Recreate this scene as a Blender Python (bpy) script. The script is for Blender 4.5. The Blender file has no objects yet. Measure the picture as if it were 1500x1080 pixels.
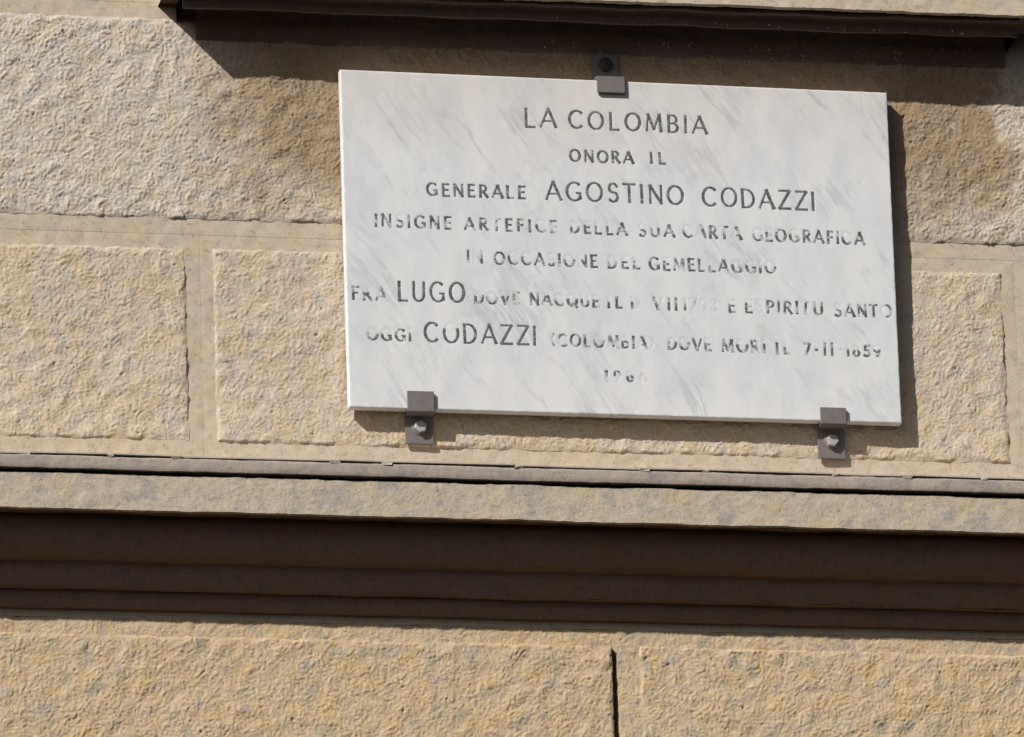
import bpy, math, random
import numpy as np
from mathutils import Vector, Matrix

random.seed(7); RNG = np.random.default_rng(11)
SC = bpy.context.scene
COL = SC.collection
ZO = 7.7          # height of the plaque's centre above the street (m)

# ---------------------------------------------------------------- camera
cam_d = bpy.data.cameras.new("camera"); cam = bpy.data.objects.new("camera", cam_d); COL.objects.link(cam)
R_ = Vector((0.98115766, -0.19071066, -0.03096927)); U_ = Vector((-0.02836984, -0.30075735, 0.95327864))
D_ = Vector((0.19111464, 0.93443804, 0.30050081))
mw = Matrix((R_, U_, -D_)).transposed().to_4x4()
mw.translation = Vector((-3.95851694, -18.1847851, -6.11629639 + ZO))
cam.matrix_world = mw
cam_d.sensor_fit = 'HORIZONTAL'; cam_d.sensor_width = 36.0
cam_d.lens = 13415.27316 / 1500 * 36
cam_d.clip_start = 0.1; cam_d.clip_end = 500
SC.camera = cam

# ---------------------------------------------------------------- light
SUN_T = Vector((-1.22, -1.0, 1.22)).normalized()          # towards the sun
world = bpy.data.worlds.new("World"); SC.world = world; world.use_nodes = True
wn = world.node_tree.nodes; wl = world.node_tree.links
bg = wn["Background"]; sky = wn.new("ShaderNodeTexSky"); sky.sky_type = 'NISHITA'; sky.sun_disc = False; sky.dust_density = 2.5; sky.ozone_density = 0.0; sky.air_density = 0.7
sky.sun_elevation = math.asin(SUN_T.z); sky.sun_rotation = math.atan2(SUN_T.x, SUN_T.y)
wl.new(sky.outputs[0], bg.inputs[0]); bg.inputs[1].default_value = 0.05
sl = bpy.data.lights.new("sun", 'SUN'); sl.energy = 5.0; sl.angle = math.radians(0.55); sl.color = (1.0, 0.965, 0.92)
sun = bpy.data.objects.new("sun", sl); COL.objects.link(sun)
sun.rotation_euler = SUN_T.to_track_quat('Z', 'Y').to_euler(); sun.location = (-8, -8, ZO + 8)

SC.view_settings.view_transform = 'Standard'; SC.view_settings.look = 'None'
SC.view_settings.gamma = 1.0; SC.view_settings.use_curve_mapping = False
SC.view_settings.exposure = -0.03
SC.cycles.filter_width = 1.5

# ---------------------------------------------------------------- helpers
def raw_mesh(name, co, quads, smooth=True, tris=None):
    me = bpy.data.meshes.new(name)
    co = np.asarray(co, dtype=np.float32); quads = np.asarray(quads, dtype=np.int32)
    me.vertices.add(len(co)); me.vertices.foreach_set("co", co.ravel())
    me.loops.add(quads.size); me.loops.foreach_set("vertex_index", quads.ravel())
    me.polygons.add(len(quads))
    me.polygons.foreach_set("loop_start", np.arange(0, quads.size, quads.shape[1], dtype=np.int32))
    me.polygons.foreach_set("use_smooth", np.full(len(quads), smooth, dtype=bool))
    me.update(calc_edges=True); me.validate()
    return me

def thing(name, label, cat, loc, group=None):
    o = bpy.data.objects.new(name, None); COL.objects.link(o)
    o.location = (loc[0], loc[1], loc[2] + ZO); o.empty_display_size = 0.1
    o["label"] = label; o["category"] = cat; o["kind"] = "thing"
    if group: o["group"] = group
    return o

def origin(o):
    v = Vector(o.location)
    while o.parent: o = o.parent; v += o.location
    return v - Vector((0, 0, ZO))

def part(name, me, mat, parent, label=None, kind=None):
    """mesh in wall coordinates (plaque centre = origin) -> child object with its own centred origin"""
    n = len(me.vertices); co = np.empty(n * 3, dtype=np.float32); me.vertices.foreach_get("co", co); co = co.reshape(-1, 3)
    c = (co.min(0) + co.max(0)) / 2
    me.vertices.foreach_set("co", (co - c).ravel()); me.update()
    o = bpy.data.objects.new(name, me); COL.objects.link(o)
    me.materials.append(mat)
    o.parent = parent; o.location = Vector([float(v) for v in c]) - origin(parent)
    if label: o["label"] = label
    if kind: o["kind"] = kind
    return o

def box_arrays(x0, x1, y0, y1, z0, z1):
    co = [(x0,y0,z0),(x1,y0,z0),(x1,y1,z0),(x0,y1,z0),(x0,y0,z1),(x1,y0,z1),(x1,y1,z1),(x0,y1,z1)]
    q = [(0,1,5,4),(1,2,6,5),(2,3,7,6),(3,0,4,7),(4,5,6,7),(3,2,1,0)]
    return co, q

# band-limited random fields (periodic tiles, metres)
TN, TS = 1536, 0.0020
def field(lam, width, seed):
    r = np.random.default_rng(seed); w = r.standard_normal((TN, TN))
    f = np.fft.fftfreq(TN, TS); fx, fz = np.meshgrid(f, f, indexing='xy'); k = np.sqrt(fx**2 + fz**2)
    g = np.exp(-0.5 * ((k - 1/lam) / (width/lam))**2); g[0, 0] = 0
    v = np.real(np.fft.ifft2(np.fft.fft2(w) * g)); return (v / v.std()).astype(np.float32)
def sample(F, x, z):
    u = (x / TS) % TN; v = (z / TS) % TN
    i = np.floor(u).astype(int) % TN; j = np.floor(v).astype(int) % TN
    i1 = (i + 1) % TN; j1 = (j + 1) % TN; a = u - np.floor(u); b = v - np.floor(v)
    return F[j, i]*(1-a)*(1-b) + F[j, i1]*a*(1-b) + F[j1, i]*(1-a)*b + F[j1, i1]*a*b
F_WORM = field(0.0145, 0.32, 1); F_WORM2 = field(0.0090, 0.35, 2); F_MID = field(0.055, 0.5, 3); F_BIG = field(0.25, 0.5, 4)
F_EDGE = field(0.03, 0.6, 5)
F_FINE = field(0.0065, 0.3, 8)
F_PIT = field(0.016, 0.4, 6)

# ---------------------------------------------------------------- materials
class NT:
    def __init__(s, name, rough=0.85):
        s.m = bpy.data.materials.new(name); s.m.use_nodes = True; s.n = s.m.node_tree.nodes; s.l = s.m.node_tree.links
        s.b = s.n["Principled BSDF"]; s.b.inputs["Roughness"].default_value = rough
        s.g = s.n.new("ShaderNodeNewGeometry")
        s.pos = s.g.outputs["Position"]
    def link(s, a, b): s.l.new(a, b)
    def map(s, scale=(1,1,1), rot=(0,0,0), loc=(0,0,0), src=None):
        m = s.n.new("ShaderNodeMapping"); m.inputs["Scale"].default_value = scale; m.inputs["Rotation"].default_value = rot
        m.inputs["Location"].default_value = loc; s.link(src or s.pos, m.inputs["Vector"]); return m.outputs[0]
    def noise(s, scale, detail=4, rough=0.55, vec=None, dist=0.0):
        t = s.n.new("ShaderNodeTexNoise"); t.inputs["Scale"].default_value = scale; t.inputs["Detail"].default_value = detail
        t.inputs["Roughness"].default_value = rough; t.inputs["Distortion"].default_value = dist
        s.link(vec or s.pos, t.inputs["Vector"]); return t.outputs["Fac"]
    def ramp(s, fac, p0, p1, v0=0.0, v1=1.0):
        r = s.n.new("ShaderNodeMapRange"); r.interpolation_type = 'SMOOTHSTEP'; r.inputs[1].default_value = p0; r.inputs[2].default_value = p1
        r.inputs[3].default_value = v0; r.inputs[4].default_value = v1; s.link(fac, r.inputs[0]); return r.outputs[0]
    def math(s, op, a, b=None):
        m = s.n.new("ShaderNodeMath"); m.operation = op
        for i, v in enumerate((a, b)):
            if v is None: continue
            if isinstance(v, (int, float)): m.inputs[i].default_value = v
            else: s.link(v, m.inputs[i])
        return m.outputs[0]
    def mix(s, fac, a, b, mode='MIX'):
        m = s.n.new("ShaderNodeMix"); m.data_type = 'RGBA'; m.blend_type = mode
        if isinstance(fac, (int, float)): m.inputs[0].default_value = fac
        else: s.link(fac, m.inputs[0])
        for i, v in ((6, a), (7, b)):
            if isinstance(v, tuple): m.inputs[i].default_value = v + (1.0,)
            else: s.link(v, m.inputs[i])
        return m.outputs[2]
    def bump(s, h, strength, dist, prev=None):
        b = s.n.new("ShaderNodeBump"); b.inputs["Strength"].default_value = strength; b.inputs["Distance"].default_value = dist
        s.link(h, b.inputs["Height"])
        if prev: s.link(prev, b.inputs["Normal"])
        return b.outputs[0]
    def done(s, col, nrm=None):
        s.link(col, s.b.inputs["Base Color"])
        if nrm: s.link(nrm, s.b.inputs["Normal"])
        return s.m

def stone(name, base, ochre, grey, dirt=(0.20, 0.15, 0.11), stain=None, fine=1.0, greyamt=0.55, ochamt=0.7, rough_face=True):
    t = NT(name, 0.92)
    big = t.noise(3.2, 3, 0.6); med = t.noise(16, 4, 0.6, t.map(loc=(3, 1, 7))); sm = t.noise(60, 5, 0.65, t.map(loc=(9, 2, 4)))
    med2 = t.noise(22, 4, 0.62, t.map(loc=(13, 5, 1))); fin = t.noise(320, 3, 0.7)
    c = t.mix(t.math('MULTIPLY', t.ramp(med, 0.48, 0.60), ochamt), base, ochre)
    c = t.mix(t.math('MULTIPLY', t.ramp(med2, 0.52, 0.63), greyamt), c, grey)
    c = t.mix(t.math('MULTIPLY', t.ramp(big, 0.45, 0.72), 0.35), c, ochre)
    c = t.mix(t.ramp(sm, 0.30, 0.62, 0.30, 0.0), c, tuple(v*0.62 for v in base))
    c = t.mix(t.ramp(fin, 0.35, 0.62, 0.18, 0.0), c, dirt)
    gp = t.noise(110, 4, 0.7, t.map(loc=(6, 6, 6)))
    c = t.mix(t.ramp(gp, 0.32, 0.46, 0.46, 0.0), c, dirt); c = t.mix(t.ramp(gp, 0.58, 0.72, 0.0, 0.25), c, tuple(min(.8, v*1.25) for v in base))
    spot = t.noise(46, 3, 0.6, t.map(loc=(1, 8, 2)))
    c = t.mix(t.ramp(spot, 0.70, 0.80, 0.0, 0.5), c, dirt)
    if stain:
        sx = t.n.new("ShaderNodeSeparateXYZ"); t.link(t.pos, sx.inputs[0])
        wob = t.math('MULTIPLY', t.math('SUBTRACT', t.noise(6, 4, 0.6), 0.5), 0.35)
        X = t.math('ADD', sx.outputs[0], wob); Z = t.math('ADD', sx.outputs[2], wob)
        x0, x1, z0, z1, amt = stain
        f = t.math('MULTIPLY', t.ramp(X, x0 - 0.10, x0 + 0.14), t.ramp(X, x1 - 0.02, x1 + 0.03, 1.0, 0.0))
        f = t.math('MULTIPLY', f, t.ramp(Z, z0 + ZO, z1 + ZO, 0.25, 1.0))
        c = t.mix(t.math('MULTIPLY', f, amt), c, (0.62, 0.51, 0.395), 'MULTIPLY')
    gr = t.noise(150, 4, 0.7, t.map(loc=(2, 2, 6)))
    n = t.bump(sm, 0.45 * fine, 0.004); n = t.bump(gr, 0.6 * fine, 0.0022, n); n = t.bump(fin, 0.5 * fine, 0.0012, n)
    return t.done(c, n)

BASE = (0.625, 0.555, 0.47)
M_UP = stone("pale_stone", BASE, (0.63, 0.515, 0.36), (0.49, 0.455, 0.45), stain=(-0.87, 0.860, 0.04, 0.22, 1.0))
M_C2 = stone("beige_stone", (0.615, 0.515, 0.395), (0.62, 0.485, 0.295), (0.49, 0.445, 0.415))
M_LO = stone("ochre_stone", (0.610, 0.465, 0.300), (0.61, 0.445, 0.225), (0.39, 0.35, 0.315), ochamt=0.8, greyamt=0.6)
M_SM = stone("smooth_stone", (0.575, 0.485, 0.375), (0.58, 0.47, 0.31), (0.51, 0.44, 0.37), fine=0.35, greyamt=0.3)
M_FA = stone("weathered_stone", (0.54, 0.46, 0.355), (0.56, 0.455, 0.295), (0.38, 0.345, 0.32), greyamt=0.85, fine=0.9)
M_FI = stone("grey_stone", (0.385, 0.33, 0.285), (0.46, 0.38, 0.295), (0.29, 0.26, 0.24), greyamt=0.8, ochamt=0.4, fine=0.6)
M_MO = stone("shade_brown_stone", (0.305, 0.195, 0.145), (0.30, 0.185, 0.105), (0.21, 0.16, 0.14), dirt=(0.08, 0.05, 0.04), fine=1.8)  # ledge stone browned so its colour carries the shade under the fascia
M_MS = stone("shade_dark_stone", (0.175, 0.115, 0.09), (0.19, 0.12, 0.075), (0.16, 0.12, 0.10), dirt=(0.05, 0.035, 0.03), fine=1.5)  # near-black base paints in the shade under the sill
def _mortar():
    t = NT("joint_mortar", 0.95); c = t.mix(t.noise(80), (0.10, 0.075, 0.055), (0.16, 0.12, 0.09)); return t.done(c)
M_JT = _mortar()

def _marble():
    t = NT("white_marble", 0.42)
    warp = t.n.new("ShaderNodeTexNoise"); warp.inputs["Scale"].default_value = 5.0; warp.inputs["Detail"].default_value = 4
    t.link(t.pos, warp.inputs["Vector"])
    add = t.n.new("ShaderNodeVectorMath"); add.operation = 'MULTIPLY_ADD'
    t.link(warp.outputs["Color"], add.inputs[0]); add.inputs[1].default_value = (0.06, 0.06, 0.06); t.link(t.pos, add.inputs[2])
    # veins run steeply from upper left to lower right: rotate in the wall plane, then stretch
    def veins(ang, sc, stretch, lo, hi, loc, det=5):
        r = t.map((1, 1, 1), (0, math.radians(ang), 0), loc, add.outputs[0]); m = t.map((sc, sc*stretch, sc*stretch), src=r)
        n = t.noise(1.0, det, 0.6, m, 0.3)
        d = t.math('ABSOLUTE', t.math('SUBTRACT', n, 0.5)); return t.ramp(d, lo, hi, 1.0, 0.0)
    v1 = veins(33, 8, 0.13, 0.0, 0.026, (0, 0, 0)); v2 = veins(28, 30, 0.22, 0.0, 0.05, (4, 2, 1)); v3 = veins(-40, 18, 0.3, 0.0, 0.02, (7, 2, 5))
    amt = t.ramp(t.noise(7, 3, 0.6, t.map(loc=(5, 5, 5))), 0.42, 0.68); amt2 = t.ramp(t.noise(11, 3, 0.6, t.map(loc=(2, 9, 5))), 0.48, 0.66)
    cl = t.noise(9, 5, 0.65, t.map((1.6, 1, 0.7), (0, math.radians(32), 0), (0, 3, 0), add.outputs[0]))
    c = t.mix(t.ramp(cl, 0.30, 0.66), (0.640, 0.658, 0.675), (0.730, 0.738, 0.740))
    c = t.mix(t.math('MULTIPLY', t.math('MULTIPLY', v1, amt), 0.60), c, (0.44, 0.455, 0.47))
    c = t.mix(t.math('MULTIPLY', t.math('MULTIPLY', v2, amt2), 0.26), c, (0.47, 0.48, 0.49))
    c = t.mix(t.math('MULTIPLY', t.math('MULTIPLY', v3, amt2), 0.22), c, (0.44, 0.45, 0.46))
    # warm run-off grime along the top edge
    sx = t.n.new("ShaderNodeSeparateXYZ"); t.link(t.pos, sx.inputs[0])
    zz = t.math('ADD', sx.outputs[2], t.math('MULTIPLY', t.math('SUBTRACT', t.noise(5, 4, 0.6), 0.5), 0.30))
    c = t.mix(t.ramp(zz, ZO + 0.12, ZO + 0.40, 0.0, 0.6), c, (0.90, 0.83, 0.76), 'MULTIPLY')
    c = t.mix(t.ramp(t.noise(150, 3, 0.7), 0.60, 0.75, 0.0, 0.10), c, (0.35, 0.34, 0.33))
    n = t.bump(t.noise(90, 4, 0.6), 0.12, 0.002)
    return t.done(c, n)
M_MA = _marble()

def _paint():
    t = NT("worn_letter_paint", 0.7)
    at = t.n.new("ShaderNodeAttribute"); at.attribute_name = "keep"
    n = t.noise(260, 3, 0.6)
    k = t.ramp(t.math('ADD', at.outputs["Fac"], t.math('MULTIPLY', t.math('SUBTRACT', n, 0.5), 1.4)), 0.25, 0.85)
    ink = t.mix(t.ramp(t.noise(120, 3), 0.35, 0.65), (0.070, 0.073, 0.078), (0.145, 0.145, 0.15))
    return t.done(t.mix(k, (0.62, 0.64, 0.655), ink))
M_INK = _paint()

def _iron(name, a, b, rust, ramt):
    t = NT(name, 0.55)
    c = t.mix(t.noise(60, 4, 0.6), a, b); c = t.mix(t.ramp(t.noise(38, 4, 0.65, t.map(loc=(4, 4, 1))), 0.55, 0.70, 0.0, ramt), c, rust)
    n = t.bump(t.noise(180, 4, 0.6), 0.25, 0.001); return t.done(c, n)
M_IR = _iron("painted_iron", (0.135, 0.118, 0.110), (0.195, 0.178, 0.170), (0.15, 0.085, 0.05), 0.7)
M_BO = _iron("bare_bolt", (0.32, 0.31, 0.31), (0.42, 0.41, 0.40), (0.20, 0.14, 0.10), 0.35)
M_DB = _iron("blackened_bolt", (0.030, 0.028, 0.030), (0.05, 0.045, 0.045), (0.05, 0.03, 0.02), 0.3)
def _plain(name, a, b):
    t = NT(name, 0.9); return t.done(t.mix(t.noise(200), a, b))
M_LI = _plain("lime_speck", (0.40, 0.36, 0.30), (0.62, 0.58, 0.52))
M_CA = stone("lime_cap", (0.52, 0.47, 0.41), (0.52, 0.42, 0.30), (0.42, 0.39, 0.36), fine=0.5)

# ---------------------------------------------------------------- stone wall: dressed blocks with rough panels
YS = 0.0034        # smooth margins lie this far behind the mean rough face
def grid_mesh(name, x0, x1, z0, z1, step, fy, skirt, jag=0.0, seed=0):
    nx = max(2, int(round((x1-x0)/step))+1); nz = max(2, int(round((z1-z0)/step))+1)
    X, Z = np.meshgrid(np.linspace(x0, x1, nx), np.linspace(z0, z1, nz), indexing='xy')
    ex = np.minimum(X - x0, x1 - X); ez = np.minimum(Z - z0, z1 - Z); e = np.minimum(ex, ez)
    Y = fy(X, Z, e)
    if jag:      # uneven outline: border vertices wander in the plane
        fall = np.exp(-(e/0.012)**2)
        Z = Z + fall * jag * sample(F_EDGE, X + 5*seed, Z*0.3 + seed) * (ez < 0.03)
        X = X + fall * jag * sample(F_EDGE, X*0.3 + 3*seed + 1, Z + seed) * (ex < 0.03)
    co = np.stack([X, Y, Z], -1).reshape(-1, 3)
    idx = np.arange(nx*nz).reshape(nz, nx)
    q = np.stack([idx[:-1, :-1], idx[:-1, 1:], idx[1:, 1:], idx[1:, :-1]], -1).reshape(-1, 4)
    ring = np.concatenate([idx[0, :], idx[1:, -1], idx[-1, -2::-1], idx[-2:0:-1, 0]])
    rim = co[ring].copy(); sk = rim.copy(); sk[:, 1] = skirt; n0 = len(co); m = len(ring); k = np.arange(m)
    sq = np.stack([n0 + k, n0 + m + k, n0 + m + (k+1) % m, n0 + (k+1) % m], -1)
    return raw_mesh(name, np.concatenate([co, rim, sk]), np.concatenate([q, sq]))

def rough_y(seed, amp=1.0, proud=0.0006):
    ox, oz = seed*0.37, seed*0.61
    def fy(X, Z, e):
        wx = X + 0.004*sample(F_MID, X+oz, Z); wz = Z + 0.004*sample(F_MID, X, Z+ox)
        a = sample(F_WORM, wx+ox, wz+oz); b = sample(F_WORM2, wx+oz, wz+ox)
        m = sample(F_MID, X+ox, Z+oz); g = sample(F_BIG, X+ox, Z+oz)
        gate = 1/(1+np.exp(-1.6*(m+0.2)))
        big = 1/(1+np.exp(-1.5*sample(F_BIG, X*1.7+oz, Z*1.7)))
        gl = 1/(1+np.exp(-3.0*(sample(F_MID, X*1.9+0.4, Z*1.9+ox)+0.1))); g2 = 1/(1+np.exp(-4.0*(sample(F_WORM2, X*0.8+0.9, Z*0.8)+0.1)))
        h = 0.00052*np.tanh(1.2*a)*(0.4+0.6*gate)*(0.6+0.5*big) + 0.00036*np.tanh(1.5*b) + 0.00050*m + 0.0006*g
        h += 0.00020*sample(F_FINE, X, Z+ox) - 0.0013*np.exp(-(a/0.30)**2)*g2*(0.35+0.65*gl) - 0.0007*np.exp(-(b/0.30)**2)*gate*(1-g2*0.5)
        p = sample(F_PIT, X+oz, Z+ox); h = h - 0.0026*np.clip(p-2.1, 0, 1.2)
        h = np.maximum(1.35*h, -0.0029)
        if proud == 0.0: return -amp*h
        wd = 0.0012 + 0.0075/(1+np.exp(-3.0*(sample(F_MID, X*0.8+oz, Z*0.8+0.3)-0.1)))
        edge = 1 - np.exp(-(e/wd)**1.5)
        return -(proud + amp*h)*edge + (1-edge)*(YS - 0.0008)
    return fy

def smooth_y(X, Z, e):
    return YS - 0.0004*sample(F_MID, X+0.7, Z) - 0.0003*sample(F_BIG, X, Z) + 0.0003*np.exp(-(e/0.004)**2)

def low_y(X, Z, e): return YS + 0.7*rough_y(31, 1.0, 0.0)(X, Z, e)
wall = thing("stone_wall", "beige stone wall of large rough-faced blocks with smooth margins, behind the plaque", "wall", (-0.2, 0.3, -3.0))
bseed = [1]
def block(x0, x1, z0, z1, panel, mat, step=0.0025, sstep=0.008, jx=0.00015, amp=1.0, proud=0.0006, lab=None):
    me = grid_mesh("stone_block", x0+jx, x1-jx, z0+0.0003, z1-0.0003, sstep if mat is not M_LO else step, smooth_y if mat is not M_LO else low_y, 0.25, 0.0 if mat is not M_LO else 0.0005, bseed[0])
    b = part("stone_block", me, M_SM if mat is not M_LO else M_LO, wall, lab)
    if panel:
        s = bseed[0]; bseed[0] += 1
        pm = grid_mesh("rough_panel", *panel, step, rough_y(s, amp, proud), 0.02, 0.0009, s)
        part("rough_panel", pm, mat, b)
    return b
M_LO2 = stone("ochre_smooth_stone", (0.60, 0.46, 0.295), (0.60, 0.44, 0.22), (0.42, 0.37, 0.32), fine=0.6, greyamt=0.35)
for z0, z1, y in ((-1.90, -0.841, 0.03), (-0.839, 1.4, 0.0066)):
    part("mortar_core", raw_mesh("mortar_core", *box_arrays(-3.2, 2.9, y, 0.24, z0, z1), smooth=False), M_JT if y > 0.01 else M_SM, wall)
# upper course (long rough block behind the plaque)
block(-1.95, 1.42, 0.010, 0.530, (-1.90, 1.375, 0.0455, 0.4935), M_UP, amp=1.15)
block(-3.2, -1.95, 0.010, 0.530, (-3.15, -2.0, 0.0455, 0.4935), M_UP, 0.008, 0.02)
block(1.42, 2.9, 0.010, 0.530, (1.465, 2.85, 0.0455, 0.4935), M_UP, 0.008, 0.02)
# second course
block(-0.906, 0.871, -0.558, 0.010, (-0.877, 0.8425, -0.4480, -0.0205), M_C2, amp=0.95)
block(-2.55, -0.906, -0.558, 0.010, (-2.50, -0.9375, -0.4465, -0.0225), M_C2)
block(0.871, 2.9, -0.558, 0.010, (0.905, 2.85, -0.4480, -0.0290), M_C2, 0.005, 0.02)
block(-3.2, -2.55, -0.558, 0.010, (-3.15, -2.59, -0.4465, -0.0225), M_C2, 0.008, 0.02)
# string course bed
block(-3.2, 2.9, -0.840, -0.558, None, M_SM, sstep=0.03)
# lower course: the open joint between its two blocks
block(-2.3, -0.0435, -1.48, -0.840, (-2.26, -0.0448, -1.44, -0.8765), M_LO, amp=1.0, proud=0.0002, jx=0.0)
block(-0.0320, 1.9, -1.48, -0.840, (0.0160, 1.86, -1.44, -0.8765), M_LO, amp=1.0, proud=0.0002, jx=0.0)
block(-3.2, -2.3, -1.48, -0.840, (-3.15, -2.34, -1.44, -0.877), M_LO, 0.008, 0.02)
block(1.9, 2.9, -1.48, -0.840, (1.94, 2.85, -1.44, -0.877), M_LO, 0.008, 0.02)
def mortar_plug():
    # mortar still fills the joint above the crack; the crack widens downwards
    bm = [(-0.0438, YS+0.0003, -0.880), (-0.0317, YS+0.0003, -0.893), (-0.0317, YS+0.0003, -0.840), (-0.0438, YS+0.0003, -0.840)]
    co = bm + [(x, 0.03, z) for x, y, z in bm]
    return raw_mesh("mortar_plug", co, [(0,1,2,3),(4,0,3,7),(1,5,6,2),(4,5,1,0),(7,6,5,4)], smooth=False)
part("mortar_plug", mortar_plug(), M_LO2, wall)
# courses further up and down, out of the picture
for x0, x1 in ((-3.2, -1.2), (-1.2, 0.9), (0.9, 2.9)):
    block(x0, x1, 0.530, 1.4, (x0+0.04, x1-0.04, 0.57, 1.36), M_UP, 0.009, 0.03)
    block(x0, x1, -1.90, -1.48, (x0+0.04, x1-0.04, -1.86, -1.52), M_LO, 0.009, 0.03)

# ---------------------------------------------------------------- mouldings
def extrude(name, prof, x0, x1, seed=0, wob=0.0004, nx=None, ends=True, sub=0.006):
    """prof: list of (depth from the wall, z) from top to bottom; the run follows x"""
    P = []
    for (a, b) in zip(prof[:-1], prof[1:]):
        L = math.hypot(b[0]-a[0], b[1]-a[1]); n = max(1, int(L/sub))
        for i in range(n): P.append((a[0]+(b[0]-a[0])*i/n, a[1]+(b[1]-a[1])*i/n))
    P.append(prof[-1]); P = np.array(P)
    nx = nx or max(2, int((x1-x0)/0.006)); xs = np.linspace(x0, x1, nx)
    X, D = np.meshgrid(xs, P[:, 0], indexing='xy'); _, Z = np.meshgrid(xs, P[:, 1], indexing='xy')
    s = np.concatenate([[0], np.cumsum(np.hypot(np.diff(P[:, 0]), np.diff(P[:, 1])))]); S = np.repeat(s[:, None], nx, 1)
    w = wob*(sample(F_WORM, X+seed, S+seed) * 0.5 + sample(F_MID, X+seed*2, S) * 0.7 + 1.3*sample(F_BIG, X, S*0.2+seed))
    inner = (D > 0.001)
    Y = -(D + w*inner); Z = Z + w*0.8*inner
    co = np.stack([X, Y, Z], -1).reshape(-1, 3); idx = np.arange(co.shape[0]).reshape(X.shape)
    q = np.stack([idx[1:, :-1], idx[1:, 1:], idx[:-1, 1:], idx[:-1, :-1]], -1).reshape(-1, 4)
    qs = [q]
    if ends:   # end caps: fan strips back to the wall
        for col, flip in ((0, False), (nx-1, True)):
            ring = idx[:, col]; bk = co[ring].copy(); bk[:, 1] = 0.02; n0 = len(co); co = np.concatenate([co, bk])
            k = np.arange(len(ring)-1)
            e = np.stack([ring[k], ring[k+1], n0+k+1, n0+k], -1)
            qs.append(e[:, ::-1] if not flip else e)
    me = raw_mesh(name, co, np.concatenate(qs))
    me.set_sharp_from_angle(angle=math.radians(38))
    return me
def arc(cx, cz, r, rz, a0, a1, n=8):
    return [(cx + r*math.cos(math.radians(a0+(a1-a0)*i/n)), cz + rz*math.sin(math.radians(a0+(a1-a0)*i/n))) for i in range(n+1)]

CX0, CX1 = -3.2, 2.9
cor = thing("string_course", "projecting stone ledge with dark shadowed mouldings running across the wall under the plaque", "ledge", (-0.2, 0.0, -0.69))
FB, FP = -0.6535, 0.157
# grey fillet along the top edge
fil = [(-0.01, -0.5375), (0.160, -0.5385)] + arc(0.160, -0.5425, 0.006, 0.004, 80, 0, 4) + [(0.1665, -0.5610), (0.1650, -0.5665), (0.150, -0.5685)]
part("fillet", extrude("fillet", fil, CX0, CX1, 3, 0.0003), M_FI, cor, "weathered grey top edge of the ledge")
fas = [(0.120, -0.5640), (0.120, -0.5750), (FP, -0.5752), (FP, FB+0.002), (FP-0.002, FB), (0.150, FB)]
part("fascia", extrude("fascia", fas, CX0, CX1, 5, 0.0004, sub=0.004), M_FA, cor)
mo = [(0.1503, FB+0.0005), (0.149, FB+0.006), (0.106, FB+0.006), (0.104, FB-0.014)] + [(0.062 + 0.040*math.cos(math.radians(a)), FB-0.018-0.064*math.sin(math.radians(a))) for a in range(0, 91, 10)]
mo += [(0.056, FB-0.0830), (0.055, FB-0.086), (0.048, FB-0.112), (0.040, FB-0.134)]
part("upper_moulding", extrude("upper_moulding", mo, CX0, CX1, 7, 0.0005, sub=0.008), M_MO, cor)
mo2 = [(0.041, FB-0.1335), (0.0235, FB-0.1345), (0.0225, FB-0.139), (0.021, FB-0.152), (0.013, FB-0.166), (0.0115, FB-0.169), (-0.01, FB-0.1705)]
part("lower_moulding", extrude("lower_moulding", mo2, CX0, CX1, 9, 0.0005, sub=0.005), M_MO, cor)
# thin lime skin on top of the fillet, broken at chips
chips = [-3.2, -2.2, -1.31, -1.13, -0.99, -0.655, -0.545, -0.265, 0.004, 0.135, 0.42, 0.575, 0.74, 1.3, 2.0, 2.9]
for i, (a, b) in enumerate(zip(chips[:-1], chips[1:])):
    up = 0.0024 if i % 3 != 1 else 0.0006
    g_ = random.uniform(0.002, 0.014); co, q = box_arrays(a+g_, b-g_*0.6, -0.1655, 0.0, -0.5375+up, -0.5375+up+0.003)
    co = [(x, y, z + (0.0012 if (x > (a+b)/2) == (i % 2 == 0) else 0.0)) for x, y, z in co]
    part("lime_skin", raw_mesh("lime_skin", co, q, smooth=False), M_CA, cor)
for x in chips[2:-2]:      # little lumps and chips at the breaks
    bmx = []
    sz = random.uniform(0.4, 1.5); co, q = box_arrays(x-0.008*sz, x+0.006*sz, -0.1690, -0.150, -0.5385-0.0015*sz, -0.5345)
    co = [(cx + random.uniform(-.003, .003), cy + random.uniform(0, .004), cz + random.uniform(-.0015, .0015)) for cx, cy, cz in co]
    part("lime_lump", raw_mesh("lime_lump", co, q, smooth=False), M_CA if random.random() < .6 else M_FI, cor)

# ---------------------------------------------------------------- window sill above
SB, SP = 0.5212, 0.132
sill = thing("window_sill", "projecting stone sill with pale front edge and dark moulded underside above the plaque", "sill", (0.1, 0.0, 0.55))
sf = [(-0.01, 0.6250), (SP+0.006, 0.6240), (SP+0.008, 0.6200), (SP+0.006, 0.606), (SP, 0.602), (SP, SB+0.0015), (SP-0.0015, SB), (0.120, SB)]
part("sill_slab", extrude("sill_slab", sf, -0.985, 1.30, 13, 0.0006, sub=0.006), M_SM, sill)
sm0 = [(0.1203, SB+0.0005), (0.119, SB+0.006), (-0.01, SB+0.0065)]
part("shade_soffit", extrude("shade_soffit", sm0, -0.984, 1.29, 14, 0.0002), M_MS, sill)  # split off the slab so shade can be painted into its colour
sm_ = [(0.112, SB+0.005), (0.111, SB-0.006)] + [(0.098 - 0.012*math.sin(math.radians(a)), SB-0.006-0.014*(1-math.cos(math.radians(a)))) for a in (20, 45, 70, 90)]
sm_ += [(0.088, SB-0.021), (0.087, SB-0.0315)]
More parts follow.
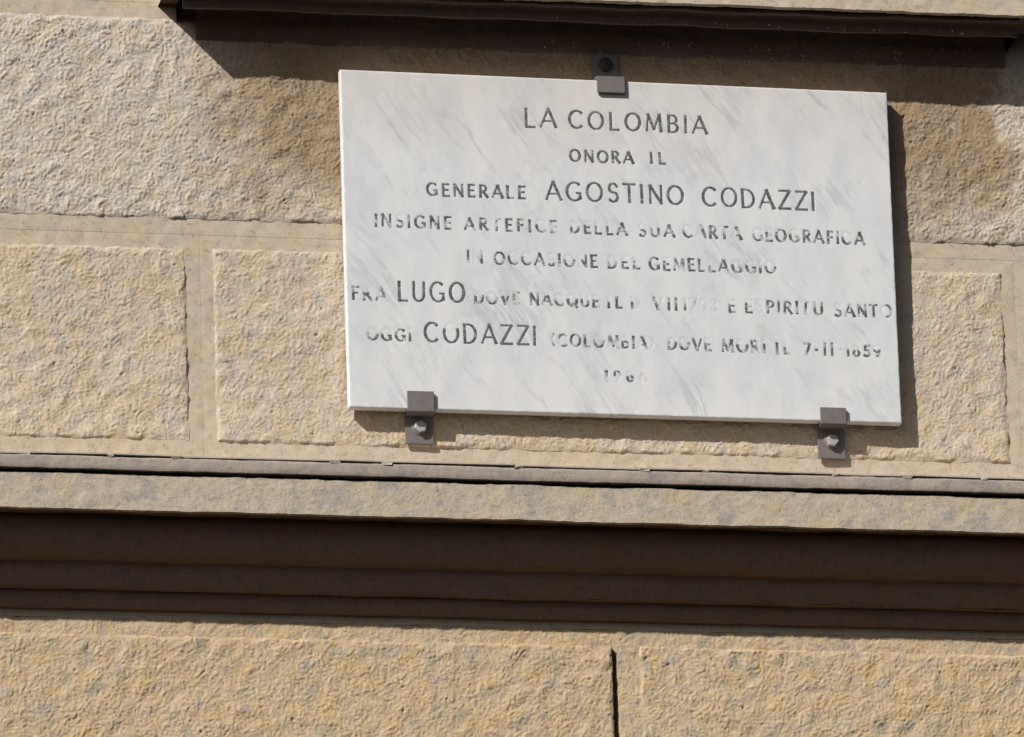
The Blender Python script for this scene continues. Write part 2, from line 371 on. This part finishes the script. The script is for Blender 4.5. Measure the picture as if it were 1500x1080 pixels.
sm_ += [(0.080, SB-0.0325), (0.078, SB-0.010), (0.070, SB+0.004)]
bed = [(0.030, SB+0.004), (0.020, SB-0.008), (0.013, SB-0.026), (0.0085, SB-0.046), (0.006, SB-0.060), (0.0035, SB-0.072), (-0.003, SB-0.077)]  # profile of the added shade strip under the sill
part("shade_cove", extrude("shade_cove", bed, -0.905, 0.872, 17, 0.0010, sub=0.006), M_MS, sill)  # added dark strip, painting the shade on the wall just under the sill
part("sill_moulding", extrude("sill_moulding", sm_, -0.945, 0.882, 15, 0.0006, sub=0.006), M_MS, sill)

def specks():
    co = []; q = []
    for i in range(95):
        x = random.uniform(-0.15, 0.80) if i < 60 else random.uniform(0.3, 0.82)
        if i % 3 == 0: d, z = 0.0895, SB - random.uniform(0.022, 0.031)
        else:
            t_ = random.uniform(0, 1); d = 0.0135 - 0.007*t_; z = SB - 0.030 - 0.045*t_
        if i % 11 == 0: d, z = 0.003, random.uniform(0.38, 0.43)
        r = random.uniform(0.0010, 0.0028); b = len(co); k = 6
        co.append((x, -d-0.0012, z))
        for j in range(k):
            t = j*2*math.pi/k; rr = r*random.uniform(.6, 1.2); co.append((x+rr*math.cos(t), -d+0.0006, z+rr*math.sin(t)))
        for j in range(k): q.append((b, b+1+j, b+1+(j+1) % k))
    return raw_mesh("lime_specks", co, q, smooth=False)
part("lime_specks", specks(), M_LI, sill, kind="stuff")

# ---------------------------------------------------------------- marble plaque
YF, YB = -0.037, -0.014
QL = {'tl': (-0.6004, 0.3789), 'tr': (0.5986, 0.3697), 'br': (0.5983, -0.3774), 'bl': (-0.5993, -0.3754)}
plaque = thing("marble_plaque", "white marble memorial plaque with worn dark engraved Italian inscription, held by iron clamps", "plaque", (0, YB, -0.376))

def seg_arc(cx, cy, rx, ry, a0, a1, n=14):
    return [(cx + rx*math.cos(math.radians(a0+(a1-a0)*i/n)), cy + ry*math.sin(math.radians(a0+(a1-a0)*i/n))) for i in range(n+1)]
# glyphs: width and strokes (points, weight); cap height 1; weight 1 = stem, 0.7 = hairline
G = {
 'A': (0.74, [([(0.0, 0), (0.37, 1)], .75), ([(0.37, 1), (0.74, 0)], 1.1), ([(0.13, 0.32), (0.61, 0.32)], .65)]),
 'B': (0.56, [([(0.07, 0), (0.07, 1)], 1), ([(0.07, 1), (0.28, 1)] + seg_arc(0.28, 0.76, 0.2, 0.24, 90, -90) + [(0.07, 0.52)], .85), ([(0.07, 0.5), (0.28, 0.52)] + seg_arc(0.28, 0.26, 0.25, 0.26, 90, -90) + [(0.07, 0)], .85)]),
 'C': (0.74, [(seg_arc(0.42, 0.5, 0.38, 0.51, 48, 312, 22), .95)]),
 'D': (0.70, [([(0.07, 0), (0.07, 1)], 1), ([(0.07, 1), (0.25, 1)] + seg_arc(0.25, 0.5, 0.4, 0.5, 90, -90, 18) + [(0.07, 0)], .9)]),
 'E': (0.52, [([(0.07, 0), (0.07, 1)], 1), ([(0.07, 1), (0.48, 1)], .75), ([(0.07, 0.52), (0.42, 0.52)], .7), ([(0.07, 0.0), (0.50, 0.0)], .8)]),
 'F': (0.48, [([(0.07, 0), (0.07, 1)], 1), ([(0.07, 1), (0.46, 1)], .75), ([(0.07, 0.52), (0.40, 0.52)], .7)]),
 'G': (0.78, [(seg_arc(0.42, 0.5, 0.38, 0.51, 50, 325, 22), .95), ([(0.70, 0.42), (0.70, 0.08)], 1), ([(0.52, 0.42), (0.74, 0.42)], .6)]),
 'I': (0.14, [([(0.07, 0), (0.07, 1)], 1)]),
 'L': (0.50, [([(0.07, 0), (0.07, 1)], 1), ([(0.07, 0.0), (0.48, 0.0)], .8)]),
 'M': (0.84, [([(0.04, 0), (0.12, 1)], .7), ([(0.12, 1), (0.42, 0.12)], 1.05), ([(0.42, 0.12), (0.72, 1)], .7), ([(0.72, 1), (0.80, 0)], 1.05)]),
 'N': (0.70, [([(0.07, 0), (0.07, 1)], .8), ([(0.07, 1), (0.63, 0)], 1.1), ([(0.63, 0), (0.63, 1)], .8)]),
 'O': (0.80, [(seg_arc(0.40, 0.5, 0.37, 0.51, 90, 450, 30), .95)]),
 'P': (0.52, [([(0.07, 0), (0.07, 1)], 1), ([(0.07, 1), (0.25, 1)] + seg_arc(0.25, 0.74, 0.24, 0.26, 90, -90) + [(0.07, 0.48)], .85)]),
 'Q': (0.80, [(seg_arc(0.40, 0.5, 0.37, 0.51, 90, 450, 30), .95), ([(0.45, 0.2), (0.78, -0.12)], 1)]),
 'R': (0.60, [([(0.07, 0), (0.07, 1)], 1), ([(0.07, 1), (0.25, 1)] + seg_arc(0.25, 0.75, 0.23, 0.25, 90, -90) + [(0.07, 0.5)], .85), ([(0.25, 0.5), (0.58, 0)], 1)]),
 'S': (0.54, [([(0.47, 0.84)] + seg_arc(0.27, 0.75, 0.20, 0.26, 40, 230, 12) + [(0.27, 0.51)] + seg_arc(0.27, 0.26, 0.22, 0.27, 62, -145, 14), .95)]),
 'T': (0.60, [([(0.30, 0), (0.30, 1)], 1), ([(0.0, 1), (0.60, 1)], .75)]),
 'U': (0.68, [([(0.07, 1), (0.07, 0.33)] + seg_arc(0.34, 0.30, 0.27, 0.31, 180, 360, 14) + [(0.61, 1)], .9)]),
 'V': (0.70, [([(0.0, 1), (0.35, 0)], 1.1), ([(0.35, 0), (0.70, 1)], .7)]),
 'Z': (0.60, [([(0.03, 1), (0.58, 1)], .75), ([(0.58, 1), (0.03, 0)], 1), ([(0.03, 0), (0.60, 0)], .85)]),
 '(': (0.30, [(seg_arc(0.50, 0.5, 0.40, 0.62, 125, 235, 12), .7)]),
 ')': (0.30, [(seg_arc(-0.20, 0.5, 0.40, 0.62, 55, -55, 12), .7)]),
 '-': (0.30, [([(0.06, 0.48), (0.22, 0.48)], 1)]),
 '0': (0.62, [(seg_arc(0.31, 0.4, 0.26, 0.41, 90, 450, 26), .9)]),
 '1': (0.20, [([(0.10, 0), (0.10, 1)], 1), ([(0.10, 1), (0.0, 0.86)], .6)]),
 '2': (0.52, [(seg_arc(0.25, 0.72, 0.22, 0.28, 160, -30, 12) + [(0.03, 0.02)], .9), ([(0.03, 0), (0.50, 0)], .9)]),
 '3': (0.48, [(seg_arc(0.21, 0.75, 0.19, 0.25, 140, -80, 12), .9), (seg_arc(0.21, 0.26, 0.23, 0.27, 80, -140, 12), .9)]),
 '5': (0.50, [([(0.46, 1), (0.12, 1)], .8), ([(0.12, 1), (0.10, 0.58)], .8), (seg_arc(0.22, 0.30, 0.24, 0.31, 110, -140, 14), .95)]),
 '7': (0.50, [([(0.0, 1), (0.48, 1)], .8), ([(0.48, 1), (0.16, 0)], 1)]),
 '8': (0.54, [(seg_arc(0.27, 0.77, 0.18, 0.23, 90, 450, 18), .8), (seg_arc(0.27, 0.27, 0.23, 0.28, 90, 450, 22), .95)]),
 '9': (0.54, [(seg_arc(0.26, 0.70, 0.22, 0.30, 90, 450, 20), .85), ([(0.48, 0.68), (0.46, 0.35), (0.30, 0.0)], .95)]),
}
WORDS = [
    ("LA", "..", -0.2017, -0.1333, 0.2630, 0.2639, 0.0441),
    ("COLOMBIA", "........", -0.1057, 0.1968, 0.2638, 0.2608, 0.0411),
    ("ONORA", ".....", -0.1056, 0.0327, 0.1885, 0.1874, 0.0278),
    ("IL", "..", 0.0706, 0.1030, 0.1892, 0.1891, 0.0268),
    ("GENERALE", "........", -0.4186, -0.2052, 0.1005, 0.1003, 0.0292),
    ("AGOSTINO", "........", -0.1594, 0.1395, 0.0997, 0.0989, 0.0431),
    ("CODAZZI", ".......", 0.1809, 0.4272, 0.0979, 0.0951, 0.0433),
    ("INSIGNE", "..5....", -0.5337, -0.3687, 0.0277, 0.0261, 0.0291),
    ("ARTEFICE", "..L...6h", -0.3394, -0.1378, 0.0260, 0.0265, 0.0285),
    ("DELLA", "6777.", -0.1099, 0.0135, 0.0274, 0.0247, 0.0280),
    ("SUA", "57.", 0.0392, 0.1161, 0.0240, 0.0247, 0.0285),
    ("CARTA", "6L.LL", 0.1363, 0.2633, 0.0257, 0.0232, 0.0290),
    ("GEOGRAFICA", "67.6....6.", 0.2887, 0.5334, 0.0225, 0.0205, 0.0293),
    ("IN", ".L", -0.3360, -0.3022, -0.0466, -0.0467, 0.0291),
    ("OCCASIONE", ".77.3.6L.", -0.2770, -0.0541, -0.0485, -0.0485, 0.0288),
    ("DEL", "667", -0.0303, 0.0389, -0.0493, -0.0491, 0.0276),
    ("GEMELLAGGIO", ".8h..4.6676", 0.0604, 0.3352, -0.0504, -0.0499, 0.0286),
    ("FRA", ".6h", -0.5872, -0.5137, -0.1379, -0.1379, 0.0304),
    ("LUGO", "....", -0.4877, -0.3443, -0.1374, -0.1361, 0.0450),
    ("DOVE", "767h", -0.3229, -0.2246, -0.1377, -0.1376, 0.0279),
    ("NACQUE", ".86667", -0.2024, -0.0535, -0.1370, -0.1383, 0.0275),
    ("IL", "5.", -0.0335, -0.0037, -0.1386, -0.1383, 0.0265),
    ("12", "6x", 0.0171, 0.0349, -0.1386, -0.1388, 0.0260),
    ("VII", "K..", 0.0654, 0.1167, -0.1392, -0.1396, 0.0288),
    ("1793", "7fxx", 0.1316, 0.2046, -0.1391, -0.1393, 0.0276),
    ("E", "7", 0.2300, 0.2479, -0.1407, -0.1406, 0.0292),
    ("ESPIRITU", "8x....L.", 0.2658, 0.4356, -0.1403, -0.1394, 0.0292),
    ("SANTO", "5...L", 0.4610, 0.5864, -0.1421, -0.1408, 0.0285),
    ("OGGI", "66.7", -0.5558, -0.4633, -0.2266, -0.2263, 0.0278),
    ("CODAZZI", ".7.....", -0.4333, -0.1925, -0.2269, -0.2274, 0.0441),
    ("(COLOMBIA)", "hh..6h5.Lx", -0.1610, 0.0639, -0.2275, -0.2283, 0.0285),
    ("DOVE", "76.6", 0.0937, 0.1878, -0.2274, -0.2287, 0.0280),
    ("MORI", ".6h7", 0.2116, 0.3056, -0.2292, -0.2291, 0.0286),
    ("IL", ".6", 0.3301, 0.3600, -0.2305, -0.2305, 0.0257),
    ("7", ".", 0.3916, 0.4041, -0.2319, -0.2318, 0.0276),
    ("-", ".", 0.4153, 0.4250, -0.2315, -0.2315, 0.0276),
    ("II", "..", 0.4348, 0.4545, -0.2309, -0.2309, 0.0299),
    ("-", "h", 0.4670, 0.4760, -0.2305, -0.2306, 0.0276),
    ("1859", "65.6", 0.4849, 0.5584, -0.2309, -0.2306, 0.0261),
    ("1980", "hT5x", -0.0451, 0.0453, -0.3016, -0.3026, 0.0244),
]
# depth map of the cut letters over the slab front
GS = 0.0015; GNX = int(1.206/GS); GNZ = int(0.766/GS); GX0, GZ0 = -0.603, -0.383
groove = np.zeros((GNZ, GNX), dtype=np.float32)
gx = GX0 + (np.arange(GNX)+0.5)*GS; gz = GZ0 + (np.arange(GNZ)+0.5)*GS
def stamp(pts, hw):
    for (a, b) in zip(pts[:-1], pts[1:]):
        m = hw + 0.004
        i0 = max(0, int((min(a[0], b[0])-m-GX0)/GS)); i1 = min(GNX, int((max(a[0], b[0])+m-GX0)/GS)+1)
        j0 = max(0, int((min(a[1], b[1])-m-GZ0)/GS)); j1 = min(GNZ, int((max(a[1], b[1])+m-GZ0)/GS)+1)
        X, Z = np.meshgrid(gx[i0:i1], gz[j0:j1], indexing='xy')
        dx, dz = b[0]-a[0], b[1]-a[1]; L = dx*dx+dz*dz + 1e-12
        t = np.clip(((X-a[0])*dx+(Z-a[1])*dz)/L, 0, 1); d = np.hypot(X-a[0]-t*dx, Z-a[1]-t*dz)
        g = np.clip((hw + 0.0012 - d)/0.0016, 0, 1)
        groove[j0:j1, i0:i1] = np.maximum(groove[j0:j1, i0:i1], g)

WEAR = [1.0]
def keep_of(code, u, v, w, n):
    """how much paint is left at (u, v) of the glyph"""
    if code == '.': k = 1.0
    elif code == 'h': k = 0.72
    elif code == 'f': k = 0.45
    elif code == 'x': k = 0.12
    elif code == 'L': k = 0.9*min(1, max(0, (u/w - 0.30)/0.2))
    elif code == 'K': k = 0.95*min(1, max(0, (0.62 - u/w)/0.15))
    elif code == 'T': k = 0.9*min(1, max(0, (v - 0.45)/0.15))
    else:
        c = int(code)/10.0; k = min(1, max(0.03, (c + 0.11 - v)/0.14 + 0.1))
    return max(0.0, min(1.0, k*WEAR[0] + 0.22*n))

letters = []
LDEPTH = 0.00034
def build_glyph(ch, code, ox, oz, sx, h, hw):
    w, strokes = G[ch]
    co = []; q = []; kp = []; lay = 0
    sx_h = sx
    jx, jz, tilt = random.uniform(-.0006, .0006), random.uniform(-.0006, .0006), random.uniform(-.02, .02)
    for pts, wt in strokes:
        P = [(ox + jx + sx_h*u + tilt*h*v, oz + jz + h*v) for u, v in pts]
        half = hw*wt*random.uniform(.92, 1.08)
        stamp(P, half)
        # resample
        Q = []; 
        for (a, b), (ua, ub) in zip(zip(P[:-1], P[1:]), zip(pts[:-1], pts[1:])):
            L = math.hypot(b[0]-a[0], b[1]-a[1]); n = max(1, int(L/0.0022))
            for i in range(n):
                t = i/n; Q.append((a[0]+(b[0]-a[0])*t, a[1]+(b[1]-a[1])*t, ua[0]+(ub[0]-ua[0])*t, ua[1]+(ub[1]-ua[1])*t))
        Q.append((P[-1][0], P[-1][1], pts[-1][0], pts[-1][1])); N = len(Q)
        closed = math.hypot(P[0][0]-P[-1][0], P[0][1]-P[-1][1]) < 1e-5
        base = len(co); ph = random.uniform(0, 50)
        for i, (x, z, u, v) in enumerate(Q):
            a = Q[max(0, i-1)]; b = Q[min(N-1, i+1)]
            if closed and i in (0, N-1): a, b = Q[-2], Q[1]
            tx, tz = b[0]-a[0], b[1]-a[1]; l = math.hypot(tx, tz) or 1; tx /= l; tz /= l
            s = half*(1 + 0.10*math.sin(ph + i*1.7) + 0.05*math.sin(ph*2+i*0.6))
            if not closed:
                e = min(i, N-1-i); s *= (1.22, 1.08, 1.0)[min(e, 2)]
            # round bowls swell on their sides
            if len(pts) > 6: s *= 0.74 + 0.42*abs(tz)
            ext = 0.0
            if not closed and i == 0: ext = -half*0.7
            if not closed and i == N-1: ext = half*0.7
            y = YF + LDEPTH - 0.00020 - lay*0.00004
            co.append((x + tx*ext - tz*s, y, z + tz*ext + tx*s)); co.append((x + tx*ext + tz*s, y, z + tz*ext - tx*s))
            k = keep_of(code, u, v, w, math.sin(ph*3 + i*0.45)); kp += [k, k]
        for i in range(N-1):
            if kp[base+2*i] < 0.12 and kp[base+2*i+2] < 0.12: continue
            b0 = base+2*i; q.append((b0+1, b0+3, b0+2, b0))
        lay += 1
    if not q: return
    me = raw_mesh("letter", co, q, smooth=False)
    at = me.attributes.new("keep", 'FLOAT', 'POINT'); at.data.foreach_set("value", np.array(kp[:len(me.vertices)], dtype=np.float32))
    letters.append((me, ch))

for word, wear, x0, x1, b0, b1, h in WORDS:
    gap = 0.30 if h < 0.035 else 0.26
    tot = sum(G[c][0] for c in word) + gap*(len(word)-1)
    sx = (x1-x0)/tot if len(word) > 1 else min(h, (x1-x0)/tot)
    if word == '-': sx = h*0.9
    # spread: keep glyphs near their own proportions, put the rest into the gaps
    gw = min(sx*0.99, h*1.0) if len(word) > 1 else sx
    rest = ((x1-x0) - gw*sum(G[c][0] for c in word))/max(1, len(word)-1)
    hw = 0.0031 if h > 0.035 else 0.0029
    x = x0; WEAR[0] = 1.0 if h > 0.035 else (0.92 if b0 > 0.1 else 0.74)
    for c, k in zip(word, wear):
        t = (x-x0)/max(1e-6, x1-x0)
        build_glyph(c, k, x, b0+(b1-b0)*t + hw*0.5, gw, h - hw, hw)
        x += gw*G[c][0] + rest

def slab():
    nx, nz = GNX+1, GNZ+1
    U, V = np.meshgrid(np.linspace(0, 1, nx), np.linspace(0, 1, nz), indexing='xy')
    tl, tr, br, bl = (np.array(QL[k]) for k in ('tl', 'tr', 'br', 'bl'))
    XZ = ((1-U)*(1-V))[..., None]*bl + (U*(1-V))[..., None]*br + ((1-U)*V)[..., None]*tl + (U*V)[..., None]*tr
    X, Z = XZ[..., 0], XZ[..., 1]
    # groove lookup in real coordinates, bilinear
    fu = np.clip((X-GX0)/GS-0.5, 0, GNX-1.001); fv = np.clip((Z-GZ0)/GS-0.5, 0, GNZ-1.001)
    i = fu.astype(int); j = fv.astype(int); a = fu-i; b = fv-j
    g = groove[j, i]*(1-a)*(1-b)+groove[j, i+1]*a*(1-b)+groove[j+1, i]*(1-a)*b+groove[j+1, i+1]*a*b
    e = np.minimum(np.minimum(U, 1-U)*1.2, np.minimum(V, 1-V)*0.75)
    chipf = sample(F_EDGE, X, Z)
    Y = YF + LDEPTH*g + 0.00003*sample(F_BIG, X, Z) + 0.0010*np.exp(-(e/0.0012)**2)*(1+0.35*chipf)
    co = np.stack([X, Y, Z], -1).reshape(-1, 3); idx = np.arange(nx*nz).reshape(nz, nx)
    q = np.stack([idx[:-1, :-1], idx[:-1, 1:], idx[1:, 1:], idx[1:, :-1]], -1).reshape(-1, 4)
    ring = np.concatenate([idx[0, :], idx[1:, -1], idx[-1, -2::-1], idx[-2:0:-1, 0]])
    sk = co[ring].copy(); sk[:, 1] = YB; n0 = len(co); m = len(ring); k = np.arange(m)
    sq = np.stack([ring, n0+k, n0+(k+1) % m, ring[(k+1) % m]], -1)
    me = raw_mesh("slab", np.concatenate([co, sk]), np.concatenate([q, sq]))
    return me
me = slab()
part("slab", me, M_MA, plaque)
for me, ch in letters:
    part("letter" if ch.isalpha() else ("digit" if ch.isdigit() else "punctuation_mark"), me, M_INK, plaque)
# mortar dabs behind the slab hold it off the wall
for x in (-0.3, 0.3):
    co, q = box_arrays(x-0.05, x+0.05, YB+0.0003, 0.003, -0.1, 0.1); part("mortar_dab", raw_mesh("mortar_dab", co, q, smooth=False), M_JT, plaque)

# ---------------------------------------------------------------- iron clamps
def bevel_box(name, boxes, bev=0.0008, shear=None):
    import bmesh
    bm = bmesh.new()
    for b in boxes:
        co, q = box_arrays(*b); vs = [bm.verts.new(c) for c in co]
        for f in q: bm.faces.new([vs[k] for k in f])
    bmesh.ops.recalc_face_normals(bm, faces=bm.faces)
    bmesh.ops.bevel(bm, geom=list(bm.edges), offset=bev, segments=2, affect='EDGES', profile=0.6)
    if shear:
        for v in bm.verts: v.co.x += shear*(v.co.z - boxes[0][4])
    me = bpy.data.meshes.new(name); bm.to_mesh(me); bm.free(); return me
def bolt_mesh(name, x, z, r, y0, y1, sides, rot, dome=0.0, tilt=0.0):
    import bmesh
    bm = bmesh.new(); rings = []
    prof = [(r, y0), (r, y1), (r*0.86, y1-0.0008)] + ([(r*0.6, y1-0.0008-dome*0.7), (r*0.25, y1-0.0008-dome)] if dome else [])
    for rr, y in prof:
        rings.append([bm.verts.new((x + rr*math.cos(rot+2*math.pi*i/sides) + tilt*(y0-y), y, z + rr*math.sin(rot+2*math.pi*i/sides))) for i in range(sides)])
    for A, B in zip(rings[:-1], rings[1:]):
        for i in range(sides): bm.faces.new((A[i], A[(i+1) % sides], B[(i+1) % sides], B[i]))
    bm.faces.new(rings[-1]); bmesh.ops.recalc_face_normals(bm, faces=bm.faces)
    me = bpy.data.meshes.new(name); bm.to_mesh(me); bm.free(); return me

GRP = "iron clamps holding the plaque to the wall"
def clamp_low(x0, x1, xt0, xt1, ztop, zpl, zlo, bx, bz, label, rot):
    c = thing("iron_clamp", label, "clamp", ((x0+x1)/2, 0, zlo), GRP)
    T = 0.0065
    part("wall_plate", bevel_box("wall_plate", [(x0, x1, -0.0095, -0.003, zlo, zpl-0.001)], 0.0012), M_IR, c)
    part("arm", bevel_box("arm", [(x0+0.001, x1-0.001, -0.0400, -0.0033, zpl-0.0075, zpl-0.0015)], 0.0008), M_IR, c)
    part("retaining_tab", bevel_box("retaining_tab", [(xt0, xt1, -0.0455, -0.0395, zpl-0.0070, ztop)], 0.0012), M_IR, c)
    part("bolt", bolt_mesh("bolt", bx, bz, 0.0135, -0.0095, -0.0215, 6, rot, 0.0, 0.10), M_BO, c)
    part("washer", bolt_mesh("washer", bx, bz, 0.0165, -0.0094, -0.0112, 20, 0), M_IR, c)
clamp_low(-0.4755, -0.4150, -0.4760, -0.4185, -0.3385, -0.3765, -0.4445, -0.4455, -0.4090, "small grey iron clamp with bolt gripping the plaque's bottom edge near its left corner", 0.3)
clamp_low(0.4195, 0.4785, 0.4190, 0.4755, -0.3490, -0.3785, -0.4520, 0.4480, -0.4145, "small grey iron clamp with bolt gripping the plaque's bottom edge near its right corner", 0.9)
c = thing("iron_clamp", "small grey iron clamp in shade gripping the top edge of the plaque near its middle", "clamp", (-0.015, 0, 0.38), GRP)
part("wall_plate", bevel_box("wall_plate", [(-0.0450, 0.0140, -0.0095, -0.003, 0.3775, 0.4460)], 0.0012), M_IR, c)
part("arm", bevel_box("arm", [(-0.0440, 0.0150, -0.0400, -0.0033, 0.3762, 0.3822)], 0.0008), M_IR, c)
part("retaining_tab", bevel_box("retaining_tab", [(-0.0420, 0.0190, -0.0455, -0.0395, 0.3450, 0.3824)], 0.0014), M_IR, c)
part("bolt", bolt_mesh("bolt", -0.0150, 0.4200, 0.0150, -0.0095, -0.0150, 24, 0, 0.005), M_DB, c)
print("verts", sum(len(o.data.vertices) for o in SC.objects if o.type == 'MESH'), "polys", sum(len(o.data.polygons) for o in SC.objects if o.type == 'MESH'), "letters", len(letters))
